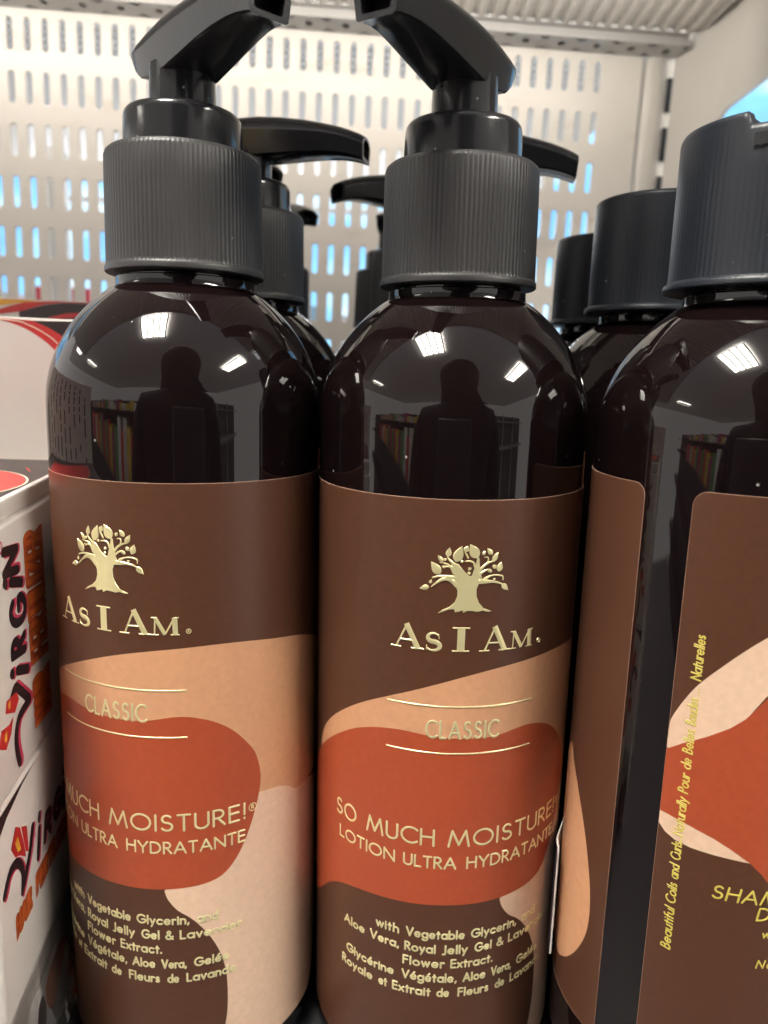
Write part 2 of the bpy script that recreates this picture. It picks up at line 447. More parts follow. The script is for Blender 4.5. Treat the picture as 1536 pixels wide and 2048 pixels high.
def lotion_label():
    bm = bmesh.new()
    mp = cylmap(.10)
    patch(bm, rrect(-80, 80, -142.5, -21.6, 4), mp, 0, 0, cut=1.6)
    stroke(bm, [(-76, -21.6, .16), (76, -21.6, .16)], mp, h0=-.12, hh=.13, mi=4, step=1.2)
    top = smoothline([(-35.5, -79.5), (-34.6, -75.7), (-32.9, -72.7), (-30.5, -70), (-27.4, -67.3), (-23.3, -64.3), (-19, -61.7), (-14.2, -59.4), (-9.6, -57.5), (-4.9, -55.7), (0, -54.1), (5.1, -52.9), (12, -52), (21.5, -51.6), (31, -52.6), (42, -55), (54, -61), (58, -74)], 4)
    peach = top+[(56, -87.5), (44, -88.2), (38.5, -88), (36, -86), (33, -84.6), (28, -83.9), (10, -84.5), (-20, -84)]
    patch(bm, peach, mp, .016, 1, cut=1.6)
    cl = smoothline([(21, -95), (14, -99.5), (9.8, -101), (9.5, -102), (10.2, -103.7), (11.8, -105.8), (14, -107.5), (16, -109.7), (18.2, -113.1), (20, -117.3), (20.9, -121.5), (21.2, -126), (21.1, -130.6), (20.6, -134), (19.6, -138), (18.2, -142.3)], 3)
    cream = [(36, -86), (33, -84.6), (28, -83.9), (22, -84.3)]+cl+[(46, -142.3), (55, -130), (57, -110), (54, -92), (44, -88.2), (38.5, -88)]
    patch(bm, cream, mp, .016, 2, cut=1.6)
    red = smoothline([(-46, -92), (-41, -85), (-35.4, -78.6), (-31.3, -74.8), (-26.7, -71.3), (-21.7, -68.2), (-17.6, -66.6), (-14, -65.8), (-10.7, -65.6), (-7.9, -65.8), (-4, -66.1), (0, -66.3), (4, -66.3), (7.3, -66.0), (10, -65.5), (12.8, -65.2), (15.5, -65.5), (19, -66.7), (22.5, -69), (25.4, -72.2), (27.3, -75.1), (28.3, -78.6), (28.5, -81.5), (28, -84.5), (27.1, -87.8), (25.9, -91.2), (24.4, -94.5), (22.6, -97.3), (20.2, -99.5), (17, -100.5), (13, -100.9), (9, -101.1), (4, -101.2), (-2, -101.3), (-9.5, -101.6), (-16.4, -102.1), (-20.9, -102.8), (-24.8, -103.9), (-28.5, -105.9), (-31.6, -108.6), (-37, -113.5), (-45, -116)], 3, True)
    patch(bm, red, mp, .032, 3, cut=1.6)
    return bm
FW = dict(hh=.04)
def lotion_lettering():
    bm = bmesh.new()
    mp = cylmap(.135)
    # serif name
    for ch, a, b, h in (('A', -13.9, -7.6, 4.7), ('S', -7.3, -4.7, 3.35), ('I', -2.6, .5, 4.6), ('A', 2.3, 8.3, 4.7), ('M', 8.2, 13.3, 3.4)):
        serif(bm, ch, a, b, -49.3, h, mp, **FW)
    stroke(bm, [(14.9+x, -48.6+y, .13) for x, y in E(0, 0, .42, .42, 0, 360, 14)], mp, **FW)
    word(bm, 'R', 14.73, 15.1, -48.82, .45, .1, mp, **FW)
    for v in (-60.05, -69.35):
        stroke(bm, [(-14.25, v, .3), (14.2, v, .3)], mp, **FW)
    word(bm, 'CLASSIC', -6.9, 7.1, -66.5, 3.75, .46, mp, gap=.3, **FW)
    for t, a, b in (('SO', -27.1, -20.9), ('MUCH', -18.4, -4.3), ('MOISTURE', -1.9, 24.0), ('!', 24.7, 25.15)):
        word(bm, t, a, b, -88.75, 3.7, .46, mp, gap=.24, **FW)
    stroke(bm, [(26.7+x, -86.6+y, .16) for x, y in E(0, 0, .8, .8, 0, 360, 18)], mp, **FW)
    word(bm, 'R', 26.4, 27.05, -87.05, .95, .16, mp, **FW)
    for t, a, b in (('LOTION', -25.9, -11.9), ('ULTRA', -10.3, .0), ('HYDRATANTE', 1.9, 25.1)):
        word(bm, t, a, b, -93.5, 2.7, .4, mp, gap=.24, **FW)
    sm = [(-109.0, (('with', -15.7, -10.6), ('Vegetable', -9.3, 2.4), ('Glycerin,', 3.5, 14.0), ('and', 15.3, 19.6))),
          (-112.3, (('Aloe', -24, -18.2), ('Vera,', -17.0, -10.5), ('Royal', -9.5, -3.2), ('Jelly', -2.1, 3.1), ('Gel', 4.4, 8.2), ('&', 9.2, 10.9), ('Lavender', 12.0, 24.2))),
          (-115.5, (('Flower', -9.8, -1.4), ('Extract.', -.3, 8.6))),
          (-118.8, (('Glycérine', -23.2, -11.4), ('Végétale,', -9.9, 1.2), ('Aloe', 2.3, 7.2), ('Vera,', 8.3, 13.3), ('Gelée', 14.6, 21.6))),
          (-122.1, (('Royale', -24.5, -16.1), ('et', -14.8, -12.8), ('Extrait', -11.8, -3.9), ('de', -2.8, -.2), ('Fleurs', 1.4, 8.0), ('de', 9.4, 11.8), ('Lavande', 13.1, 23.0)))]
    for v, ws in sm:
        for t, a, b in ws:
            word(bm, t, a, b, v, 2.15, .41, mp, gap=.26, **FW)
    return bm
def lotion_emblem():
    bm = bmesh.new()
    mp = cylmap(.12)
    raised(bm, TRUNK, mp, .075, .05)
    for b in BR: stroke(bm, smoothline(b, 5), mp, hh=.07)
    for a, b, wd in LV: leaf(bm, a, b, wd, mp)
    return bm

# pump head -------------------------------------------------------
def ribs(n, amp, lo, hi):
    def f(i, r, t):
        return r+(amp*(abs(math.sin(n*t/2))-.5) if lo <= i <= hi else 0)
    return f
def collar_mesh():
    z = zb
    prof = [(12.5, z(16.0)), (15.1, z(16.0)), (15.35, z(16.2)), (15.4, z(17.0)), (15.2, z(17.35)), (15.05, z(17.5)), (15.0, z(18.0)), (14.93, z(24)), (14.85, z(32)), (14.75, z(37.2)), (14.55, z(37.9)), (14.1, z(38.3)), (11.3, z(38.35))]
    return lathe(prof, 640, ribs(106, .15, 5, 9), cap0=False, cap1=False)
def insert_mesh():
    z = zb
    prof = [(11.4, z(37.6)), (11.35, z(39)), (11.15, z(44.4)), (11.0, z(45.2)), (10.6, z(45.75)), (10, z(46.0)), (6.6, z(46.1)), (6.4, z(45.8)), (.3, z(45.8))]
    return lathe(prof, 96, cap0=False)
def stem_mesh():
    z = zb
    return lathe([(6.3, z(45.85)), (6.25, z(50)), (6.15, z(54)), (.3, z(54))], 64, cap0=False)
def spout_mesh():
    """saddle head, nozzle along +x; sections: u, ztop, zbot, wtop, wbot"""
    sec = [(-10.9, 58.3, 57.2, 9, 8), (-9.9, 59.0, 56.0, 11.8, 10.7), (-8.2, 59.9, 54.7, 12.9, 11.6), (-6.3, 60.6, 53.2, 13.2, 11.8), (-2, 61.4, 52.0, 13.2, 11.6), (4, 61.8, 51.8, 12.9, 11), (10, 61.6, 52.2, 12.2, 10.4), (16, 61.0, 52.6, 11.4, 9.8), (21, 60.2, 52.8, 10.6, 9.0), (25, 59.4, 52.7, 9.8, 8.2), (28, 58.6, 52.3, 9.2, 7.7), (30.6, 57.7, 51.7, 8.7, 7.3), (32, 57.0, 51.2, 8.4, 7.1)]
    bm = bmesh.new()
    rows = []
    for u, zt, z0, wt, wb in sec:
        h = zt-z0
        c = []
        half = [(-wb/2+.5, z0), (-wb/2, z0+.3), (-wt/2*.985, z0+h*.58), (-wt/2, z0+h*.66), (-wt/2+.3, zt-h*.24), (-wt/2+1.3, zt-h*.12), (-wt/4, zt-h*.03), (0, zt)]
        ring = half+[(-a, b) for a, b in reversed(half[:-1])]
        rows.append([bm.verts.new((u*mm, a*mm, (b-52)*mm)) for a, b in ring])
    n = len(rows[0])
    for a, b in zip(rows, rows[1:]):
        for k in range(n):
            bm.faces.new((a[k], b[k], b[(k+1) % n], a[(k+1) % n]))
    bm.faces.new(rows[0])
    # hollow nozzle mouth
    e = rows[-1]
    cen = sum((v.co for v in e), Vector())/n
    inn = [bm.verts.new(cen+(v.co-cen)*.72) for v in e]
    dep = [bm.verts.new(v.co+Vector((-.004, 0, .0012))) for v in inn]
    for k in range(n):
        bm.faces.new((e[k], inn[k], inn[(k+1) % n], e[(k+1) % n]))
        bm.faces.new((inn[k], dep[k], dep[(k+1) % n], inn[(k+1) % n]))
    bm.faces.new(list(reversed(dep)))
    bmesh.ops.recalc_face_normals(bm, faces=bm.faces)
    return bm

G_P = 'pump bottles in two rows on the shelf'
G_D = 'disc cap bottles in the right-hand row'
def lean(ax, ay): return (-ay, ax, 0)
def base_loc(x, y): return V(x, y, SHELF)
def pump_bottle(x, y, ax, ay, lab_az, sp_az, label):
    t = thing('pump_bottle', base_loc(x, y), label, 'bottle', G_P, lean(ax, ay))
    fin('body', body_mesh(), BOTTLE, t)
    fin('collar', collar_mesh(), COLLAR, t)
    fin('pump_base', insert_mesh(), PUMP, t)
    fin('stem', stem_mesh(), PUMP, t)
    s = fin('spout', spout_mesh(), PUMP, t)
    s.location.z = zb(52)*mm
    s.rotation_euler = (0, D2R(-3.3), sp_az)
    l = fin('label', lotion_label(), [L_BROWN, L_PEACH, L_CREAM, L_RED, L_EDGE], t)
    l.rotation_euler.z = lab_az
    fin('lettering', lotion_lettering(), FOIL, l)
    fin('emblem', lotion_emblem(), FOIL, l)
    return t
def kids(o): return [c for c in bpy.data.objects if c.parent == o]
def copy_tree(o, parent=None):
    c = o.copy()
    COL.objects.link(c)
    if parent: c.parent = parent
    for ch in kids(o): copy_tree(ch, c)
    return c
def dup(root, x, y, label, lab_az=None, sp_az=None, ln=None, tilt=3.0):
    c = copy_tree(root)
    c.location = base_loc(x, y)
    c['label'] = label
    if ln: c.rotation_euler = lean(*ln)
    for ch in kids(c):
        if ch.name.startswith('label') and lab_az is not None: ch.rotation_euler.z = lab_az
        if ch.name.startswith('cap'): ch.rotation_euler.z = D2R(150)
        if ch.name.startswith('spout') and sp_az is not None: ch.rotation_euler = (0, D2R(tilt), sp_az)
    return c
b_left = pump_bottle(-39.6-.0158*-30, 153.9, -.0158, .0036, -8.55/27, D2R(-50), 'front pump bottle on the left, touching the white cartons, spout turned right')
b_mid = dup(b_left, 15.6+.023*30, 154.07, 'front pump bottle in the middle, its whole brown and terracotta label in view', 2.0/27, D2R(-121), (-.023, -.0044), -3.3)
dup(b_left, -37.6, 208.3, 'pump bottle right behind the left front one, long spout pointing right', -.3, D2R(-12), (-.012, 0), 1.2)
dup(b_left, -47, 262, 'pump bottle third back on the left, only its spout tip showing in the gap', -.2, D2R(-74), (0, 0), 1)
dup(b_left, -50, 316, 'rearmost pump bottle on the left, small far spout tip in the gap', .1, D2R(-58), (0, 0), 1.5)
dup(b_left, 14.6, 208.3, 'pump bottle right behind the middle front one, spout pointing right', .2, D2R(-6), (-.006, 0))
dup(b_left, 8, 261.5, 'pump bottle third back in the middle row, spout pointing left', .1, D2R(217), (-.006, 0))
dup(b_left, -1, 315, 'rearmost pump bottle in the middle row, stepped collar and stem against the perforated panel', 0, D2R(80), (0, 0))

# disc cap bottles -------------------------------------------------
def disc_cap_mesh():
    z = zb
    bm = bmesh.new()
    n = 480
    prof = [(12.5, z(16.0)), (17.1, z(16.0)), (17.3, z(16.25)), (17.3, z(16.8)), (17.05, z(17.25)), (16.5, z(17.6)), (16.4, z(18.5)), (16.4, z(26)), (16.4, z(34)), (16.4, z(40.9)), (16.32, z(41.5)), (16.05, z(42.0)), (15.5, z(42.25)), (13.6, z(42.3)), (13.4, z(41.8)), (.3, z(41.6))]
    def f(i, r, t):
        if 4 <= i <= 9: r += .07*(abs(math.sin(52*t))-.5)*(1 if i < 8 else .5)
        return r
    lathe(prof, n, f, cap0=False, bm=bm)
    # finger notch in the rim
    for v in bm.verts:
        r = math.hypot(v.co.x, v.co.y)/mm
        if v.co.z > z(37.5)*mm and r > 1:
            a = math.degrees(math.atan2(v.co.x, -v.co.y))
            d = min(max((a+46)/4, 0), 1)*min(max((20-a)/4, 0), 1)
            d = d*d*(3-2*d)
            if r > 12.9: v.co.z -= d*2.0*mm*min(1, (v.co.z/mm-z(37.5))/4)
    return bm
def thumb_tab():
    bm = bmesh.new()
    def mp(u, v, h):
        t = D2R(u); r = 16.4+h
        return Vector((r*math.sin(t), -r*math.cos(t), zb(v)))*mm
    A0, A1 = -40, 14
    top = [(a, 38.6) for a in range(A1, A0-1, -2)]
    bot = [(A0+k*.5, 36.5+.3*abs(math.sin(math.pi*k*.5/4))) for k in range(int((A1-A0)*2)+1)]
    patch(bm, bot+top, mp, .3, 0, cut=2)
    return bm
def wash_label():
    bm = bmesh.new()
    mp = cylmap(.10)
    ol = rrect(-18.8, 142.4, -124.7, -16.4, 2.2)
    patch(bm, ol, mp, 0, 0, cut=1.6)
    stroke(bm, [(a, b, .13) for a, b in ol+ol[:1]], mp, h0=-.12, hh=.125, mi=4, step=1.2, round_ends=False)
    cream = smoothline([(-18.75, -58.5), (-18.7, -56.0), (-18.4, -54.6), (-16.9, -51.3), (-14.9, -47.9), (-11.9, -44.3), (-8.9, -41.1), (-5.9, -38.4), (-2, -35.6), (3, -33.5), (10, -34), (14, -40), (10, -47), (0, -47), (-4.2, -47.6), (-5.8, -49.6), (-7.5, -52.3), (-9.6, -54.3), (-12.9, -56.6), (-16.4, -58.8), (-18.6, -60.4)], 4, True)
    patch(bm, cream, mp, .016, 2, cut=1.6)
    red = [(-18.79, -60.6), (-16.4, -58.8), (-12.9, -56.6), (-9.6, -54.3), (-7.5, -52.3), (-6, -50.2), (-4.2, -47.6), (0, -46.5), (10, -46), (22, -50), (28, -62), (26, -78), (16, -85), (6, -85), (2, -83), (-.7, -81.1), (-2, -79.5), (-4, -77.6), (-7.4, -75.5), (-9.9, -74.3), (-13.7, -73.1), (-17.1, -72.3), (-18.79, -72)]
    patch(bm, red, mp, .032, 3, cut=1.6)
    c2 = [(-18.79, -72), (-17.1, -72.3), (-13.7, -73.1), (-9.9, -74.3), (-7.4, -75.5), (-4, -77.6), (-7.2, -77.35), (-10.1, -77.2), (-13.3, -77.0), (-15.9, -76.5), (-17.6, -75.6), (-18.79, -74.3)]
    patch(bm, c2, mp, .016, 2, cut=1.6)
    # tan drop on the wrapped-around side
    drop = smoothline([(-44.6, -72), (-42, -74.2), (-39.4, -77), (-36, -82.2), (-33.3, -88.4), (-31.4, -95.7), (-31, -102.4), (-32.2, -107.6), (-35, -112.8), (-38.8, -116.8), (-43, -118.6), (-50, -117), (-55, -106), (-54, -88), (-49, -76)], 4, True)
    patch(bm, [(u+169.65, v) for u, v in drop], mp, .016, 1, cut=1.6)
    return bm
def wash_lettering():
    bm = bmesh.new()
    mp = cylmap(.135)
    up = lambda u, v, h: mp(-14.6-v, -97.6+u, h)      # reads upwards
    kw = dict(hh=.03)
    y = 0
    for t, a, b in (('Beautiful', 0, 8.2), ('Coils', 9.0, 13.0), ('and', 13.8, 16.6), ('Curls...', 17.4, 21.8), ('Naturally', 22.0, 29.2), ('Pour', 30.0, 33.6), ('de', 34.4, 36.4), ('Belles', 37.2, 41.6), ('Boucles', 42.3, 47.2), ('...', 47.7, 49.1), ('Naturelles', 50.2, 58.0)):
        word(bm, t, a, b, 0, 1.75, .26, up, gap=.22, slant=.18, **kw)
    word(bm, 'SHAMPOO', -9.4, 10, -85.2, 2.7, .36, mp, gap=.24, slant=.12, **kw)
    word(bm, 'D', -2.0, .2, -88.2, 2.6, .36, mp, slant=.12, **kw)
    word(bm, 'with', -.7, 3.4, -91.4, 1.6, .26, mp, slant=.12, **kw)
    word(bm, 'N', -1.0, .4, -97.3, 1.7, .28, mp, slant=.2, **kw)
    word(bm, 'o', .8, 1.8, -97.3, 1.7, .28, mp, slant=.2, **kw)
    return bm
def sticker_mesh():
    bm = bmesh.new()
    mp = cylmap(.15)
    n = 14
    rows = []
    for k in range(n+1):                       # edge lifts off the bottle
        u = -41.2-k*1.3
        h = 2.0*math.exp(-((k*1.3)/6)**2)
        rows.append([bm.verts.new(mp(u, v, h+q)) for v, q in ((-93.4, 0), (-118.4, 0), (-118.4, -.35), (-93.4, -.35))])
    for a, b in zip(rows, rows[1:]):
        for j in range(4):
            f = bm.faces.new((a[j], b[j], b[(j+1) % 4], a[(j+1) % 4]))
            f.material_index = 1 if j == 0 else 0
    bm.faces.new(rows[0]); bm.faces.new(list(reversed(rows[-1])))
    bmesh.ops.recalc_face_normals(bm, faces=bm.faces)
    return bm
def wash_bottle(x, y, ax, ay, az, label):
    t = thing('disc_cap_bottle', base_loc(x, y), label, 'bottle', G_D, lean(ax, ay))
    fin('body', body_mesh(), BOTTLE, t)
    c = fin('cap', disc_cap_mesh(), CAP, t)
    fin('thumb_tab', thumb_tab(), PUMP, c)
    l = fin('label', wash_label(), [L_BROWN, L_PEACH, L_CREAM, L_RED, L_EDGE], t)
    l.rotation_euler.z = az
    fin('lettering', wash_lettering(), INKGOLD, l)
    fin('price_sticker', sticker_mesh(), [STICK, PURPLE], l)
    return t
w1 = wash_bottle(68.1+.018*30, 137, -.018, 0, 0, 'nearest disc cap bottle at the right edge, vertical gold writing on its label')
dup(w1, 67.4, 190.8, 'disc cap bottle second in the right row, half hidden behind the nearest one', 0, None, (-.014, 0))
dup(w1, 68.2, 244.6, 'smallest looking disc cap bottle at the back of the right row', 0, None, (-.006, 0))

# ------------------------------------------------------------------ shelf fixture
SL = math.tan(D2R(4.2))
def PY(x): return 414.3+SL*x            # front face of the perforated panel (mm)
# base shelf under everything
bm = bmesh.new()
box(bm, -420, 151, -30, 400, SHELF-22, SHELF, 1.2)
for v in bm.verts:
    v.co = V(0, 0, 0)+v.co
o = fin('shelf', bm, mat('dark shelf surface', (.05, .05, .055), .5, var=.2))  # one even dark tone over the whole shelf
tag(o, kind='structure')

# perforated back panel
def panel():
    bm = bmesh.new()
    px, pz = 8.42, 24.4
    hw, hl = 1.45, 7.5
    x0, z0 = -194.5, 153.0
    def P(x, z, d=0): return V(x, PY(x)+d, z)
    cols = range(-9, 36)
    rows = range(0, 10)
    NS = 6
    for c in cols:
        for r in rows:
            xc, zc = x0+c*px, z0-r*pz
            zt = zc+pz/2 if r else 164.6
            xl, xr, zl = xc-px/2, xc+px/2, zc-pz/2
            slot = [(xc+hw*math.cos(a), zc+(hl-hw)+hw*math.sin(a)) for a in [math.pi*k/NS for k in range(NS+1)]]
            slot += [(xc-hw*math.cos(a), zc-(hl-hw)-hw*math.sin(a)) for a in [math.pi*k/NS for k in range(NS+1)]]
            out = []
            for k in range(NS+1):
                out.append((xr-(xr-xl)*k/NS, zt))
            for k in range(NS+1):
                out.append((xl+(xr-xl)*k/NS, zl))
            # rolled rim: flat -> dish edge -> through
            mid = [(xc+(a-xc)*1.28, zc+(b-zc)*1.05) for a, b in slot]
            A = [bm.verts.new(P(*p)) for p in out]
            Bm = [bm.verts.new(P(*p)) for p in mid]
            Cc = [bm.verts.new(P(*p, .45)) for p in slot]
            Dd = [bm.verts.new(P(*p, 1.3)) for p in slot]
            n = len(slot)
            for k in range(n):
                j = (k+1) % n
                bm.faces.new((A[k], A[j], Bm[j], Bm[k]))
                bm.faces.new((Bm[k], Bm[j], Cc[j], Cc[k]))
                bm.faces.new((Cc[k], Cc[j], Dd[j], Dd[k]))
    # plain margin right of the slots
    xe = x0+35.5*px
    for a, b in ((xe, 123.5),):
        vs = [bm.verts.new(P(x, z)) for x, z in ((a, 164.6), (a, z0-9.5*pz), (b, z0-9.5*pz), (b, 164.6))]
        bm.faces.new(vs)
        vb = [bm.verts.new(P(b, 164.6, 6)), bm.verts.new(P(b, z0-9.5*pz, 6))]
        bm.faces.new((vs[3], vs[2], vb[1], vb[0]))
    bmesh.ops.remove_doubles(bm, verts=bm.verts, dist=1e-5)
    for f in bm.faces:
        f.normal_update()
        if f.normal.y > .2: f.normal_flip()
    return bm
o = fin('perforated_panel', panel(), STAIN)
tag(o, 'white perforated steel back panel with rows of upright slots behind the bottles', 'panel')

# upright post right of the panel
t = thing('upright_post', V(131, 424, SHELF), 'white steel upright post with dark slots at the right end of the panel', 'post')
bm = bmesh.new()
sec = smoothline([(-6.2, 6), (-6.2, 1.5), (-5.2, -.6), (-2.5, -1.6), (1.5, -1.2), (4, .4), (5.2, 3), (12, 4.5), (12, 8)], 4)
rows = [[bm.verts.new((x*mm, y*mm, z*mm)) for x, y in sec] for z in (0, 320)]
for k in range(len(sec)-1):
    bm.faces.new((rows[0][k], rows[0][k+1], rows[1][k+1], rows[1][k]))
fin('post_face', bm, WHITE, t)
bm = bmesh.new()
for k in range(8):
    zc = 150+148-k*24.2
    box(bm, 7.2, 10.6, 2.2, 4.0, zc-8.2, zc+8.2, .5)
fin('slot', bm, DARKSLOT, t)  # slot darkness painted as solid blocks, the post is not pierced

# end panel of the bay with a big rounded opening
def end_panel():
    bm = bmesh.new()
    outer = [(424, SHELF), (424, 177), (398, 177), (380, 175), (150, 175), (150, SHELF)]
    hole = rrect(262, 394.5, 48, 127.5, 15, 8)
    tris_in = [[Vector((*p, 0)) for p in outer], [Vector((*p, 0)) for p in hole]]
    allp = outer+hole
    def X(y): return 152-12*max(0, min(1, (y-386)/34))**1.5
    res = []
    for d in (0, 2.0):
        vs = [bm.verts.new(V(X(p[0])+d, p[0], p[1])) for p in allp]
        res.append(vs)
        for t3 in tessellate_polygon(tris_in):
            f = bm.faces.new([vs[i] for i in t3])
    n0 = len(outer)
    for a, b in ((0, n0), (n0, len(allp))):
        for k in range(a, b):
            j = a+(k-a+1) % (b-a)
            bm.faces.new((res[0][k], res[0][j], res[1][j], res[1][k]))
    bmesh.ops.recalc_face_normals(bm, faces=bm.faces)
    return bm
o = fin('end_panel', end_panel(), WHITE)
tag(o, 'white side panel of the shelf bay with a large rounded opening', 'panel')

# upper shelf: ridged underside and a rear rail with small holes
t = thing('upper_shelf', V(-40, 260, 170), 'white upper shelf seen from below, ridged underside and a punched rear rail', 'shelf')
def L(x, y, z): return V(x, y, z)-V(-40, 260, 170)
bm = bmesh.new()
pts = []
x = -420.0
while x < 146:
    for dx, dz in ((0, 0), (2.2, 0), (3.0, 1.1), (5.2, 1.5), (6.2, 1.1), (6.9, 0)):
        pts.append((x+dx, 170.2+dz))
    x += 7.0
r0 = [bm.verts.new(L(a, PY(a)-15.5, b)) for a, b in pts]
r1 = [bm.verts.new(L(a, 122, b)) for a, b in pts]
for k in range(len(pts)-1):
    bm.faces.new((r0[k], r0[k+1], r1[k+1], r1[k]))
fin('ridged_underside', bm, WHITE, t)
bm = bmesh.new()
q = [(-420, 122), (151, 122), (151, PY(141)-14), (-420, PY(-420)-14)]
lo = [bm.verts.new(L(a, b, 173.5)) for a, b in q]; hi = [bm.verts.new(L(a, b, 178)) for a, b in q]
bm.faces.new(lo); bm.faces.new(hi)
for k in range(4): bm.faces.new((lo[k], lo[(k+1) % 4], hi[(k+1) % 4], hi[k]))
fin('deck', bm, WHITE, t, recalc=True)
bm = bmesh.new()
box(bm, -420, 150, 117, 121.5, 168, 182, 1)
for v in bm.verts: v.co = V(0, 0, 0)+v.co-V(-40, 260, 170)
fin('front_lip', bm, STEEL, t)
def rail():
    bm = bmesh.new()
    pitch, hx, hy = 18.0, 2.0, 2.6
    x = -435.0
    z = 164.3
    NS = 12
    def P(x, d, z): return L(x, PY(x)+d, z)
    xs = []
    while x < 140.9:
        xl, xr = x, x+pitch
        xc = x+pitch/2
        yc = -8.0
        y0, y1 = -15.2, -.6
        hole = [(xc+hx*math.cos(2*math.pi*k/NS), yc+hy*math.sin(2*math.pi*k/NS)) for k in range(NS)]
        out = []
        for k in range(NS):
            a = 2*math.pi*k/NS
            c, s_ = math.cos(a), math.sin(a)
            f = 1/max(abs(c), abs(s_))
            out.append((xc+pitch/2*c*f, (y0+y1)/2+(y1-y0)/2*s_*f))
        A = [bm.verts.new(P(p[0], p[1], z)) for p in out]
        B_ = [bm.verts.new(P(p[0], p[1], z)) for p in hole]
        C_ = [bm.verts.new(P(p[0], p[1], z+1.2)) for p in hole]
        for k in range(NS):
            j = (k+1) % NS
            bm.faces.new((A[k], B_[k], B_[j], A[j])); bm.faces.new((B_[k], C_[k], C_[j], B_[j]))
        x += pitch
    X0, X1 = -435.0, x
    def strip(pr):
        a = [bm.verts.new(P(X0, d, z_)) for d, z_ in pr]; b = [bm.verts.new(P(X1, d, z_)) for d, z_ in pr]
        for k in range(len(pr)-1): bm.faces.new((a[k], b[k], b[k+1], a[k+1]))
    strip([(-15.2, 164.3), (-15.9, 164.6), (-16.1, 165.3), (-15.7, 165.9), (-12.6, 166.2), (-12.4, 169.8), (-15.6, 170.0), (-16, 170.5)])
    strip([(-16, 170.5), (-.5, 171.5), (-.4, 182)])
    strip([(-.5, 164.3), (-.45, 171.5)])
    e = [bm.verts.new(P(X1, d, z_)) for d, z_ in ((-16, 164.4), (-.6, 164.4), (-.6, 171), (-16, 171))]
    bm.faces.new(e)
    bmesh.ops.remove_doubles(bm, verts=bm.verts, dist=1e-5)
    bmesh.ops.recalc_face_normals(bm, faces=bm.faces)
    return bm
fin('rear_rail', rail(), STEEL, t)
# invented fill lamp out of view under the upper shelf, brightens the back panel
lt = thing('added_fill_light', V(-60, 338, 168), 'added fill light under the rear half of the upper shelf, brightening the back panel', 'light')
bm = bmesh.new(); box(bm, -330, 180, -6, 6, -2, 1.5, .8)
fin('fill_housing', bm, WHITE, lt)
ld = bpy.data.lights.new('fill_lamp', 'AREA')
ld.shape = 'RECTANGLE'; ld.size = .48; ld.size_y = .008
ld.energy = .19
ld.color = (1, .94, .84)
lo_ = bpy.data.objects.new('fill_lamp', ld); COL.objects.link(lo_)
lo_.parent = lt
lo_.location = (-.06, .003, -.0035)
dirv = Vector((0, 1, -.35)).normalized()
lo_.rotation_euler = dirv.to_track_quat('-Z', 'Y').to_euler()

# ------------------------------------------------------------------ white cartons on the left
G_C = 'white cartons stacked left of the bottles'
def carton(name, x0, x1, y0, y1, z0, z1, label, bev=.9):
    t = thing(name, V(x1, y0, z0), label, 'box', G_C)
    bm = bmesh.new()
    box(bm, x0-x1, 0, 0, y1-y0, 0, z1-z0, bev)
    fin('board', bm, CARD, t)
    return t
XF = -70.0
PHI = math.atan(.15)
def stack_carton(z0, z1, label, bodytop=None):
    t = thing('carton', V(-70, 151, z0), label, 'box', G_C, (0, 0, PHI))
    bm = bmesh.new()
    box(bm, -36, 0, -36.5, 31, 0, z1-z0, .7)
    fin('board', bm, CARD, t)
    return t
def side_map(t, z0, off=.02):
    return lambda u, v, h: Vector((off+h, u-151, v-z0))*mm
def fst(bm, mp, strokes, wd, h, mi):
    for s_ in strokes:
        q = smoothline(s_, 4) if len(s_) > 2 else s_
        stroke(bm, [(a, b, wd) for a, b in q], mp, h0=0, hh=h, mi=mi, flat=True, step=.8)
def shift(s_, dy, dz): return [[(a+dy, b+dz) for a, b in q] for q in s_]
c1 = stack_carton(-79.3, -29.8, 'white carton lying on top of the left stack, red dot on its black lid')
bm = bmesh.new(); box(bm, -35.2, -.9, -35.8, 30.2, 49.4, 53.6, .8)
lid = fin('lid', bm, CARD, c1)
mp = side_map(c1, -79.3)
vv = [[(125.2, -62.4), (127.3, -60.9), (129.7, -62.4), (134.6, -66.4)], [(134.6, -66.6), (131.0, -66.9), (128.5, -67.5), (126.8, -69.6), (126.7, -72.5), (127.8, -76.1)]]
bm = bmesh.new()
def upn(base): return lambda u, v, h: mp(base-v, u, h)
fst(bm, mp, shift(vv, 1.15, -.2), 2.3, .02, 1)
fst(bm, mp, vv, 1.95, .05, 0)
for ch, a, b, base, cap in (('i', -61.2, -57.0, 134.6, 9.5), ('R', -56.6, -50.9, 134.4, 8.4), ('G', -51.0, -43.6, 135.8, 9.6), ('i', -43.4, -39.6, 133.4, 9.5), ('N', -40.4, -33.6, 132.6, 8.6)):
    for d_, wd_, h_, mi_ in ((.9, 2.2, .02, 1), (0, 1.85, .05, 0)):
        if ch == 'i':
            for st in ([(a+1, 0), (b-1.2, 5.6)], [(b-.9, 8.0), (b-.6, 8.5)]):
                stroke(bm, [(q[0]-.2*bool(d_), q[1], wd_*1.05) for q in st], upn(base+d_), hh=h_, mi=mi_, flat=True, step=.8)
        else:
            word(bm, ch, a, b-1, 0, cap, wd_, upn(base+d_), mi=mi_, hh=h_, flat=True, slant=.18)
fst(bm, mp, [E(123.4, -33.4, 1.2, 1.0, 0, 360, 14)], .35, .04, 1)
patch(bm, [(127.8, -61.9), (122.7, -61.4), (121.9, -63.4), (126.6, -65.4), (129, -63.8)], mp, .08, 2)
patch(bm, [(119.7, -65.5), (123.4, -66.3), (125.6, -65.7), (124.2, -68.4), (121.4, -70.1), (118.2, -68.3)], mp, .08, 2)
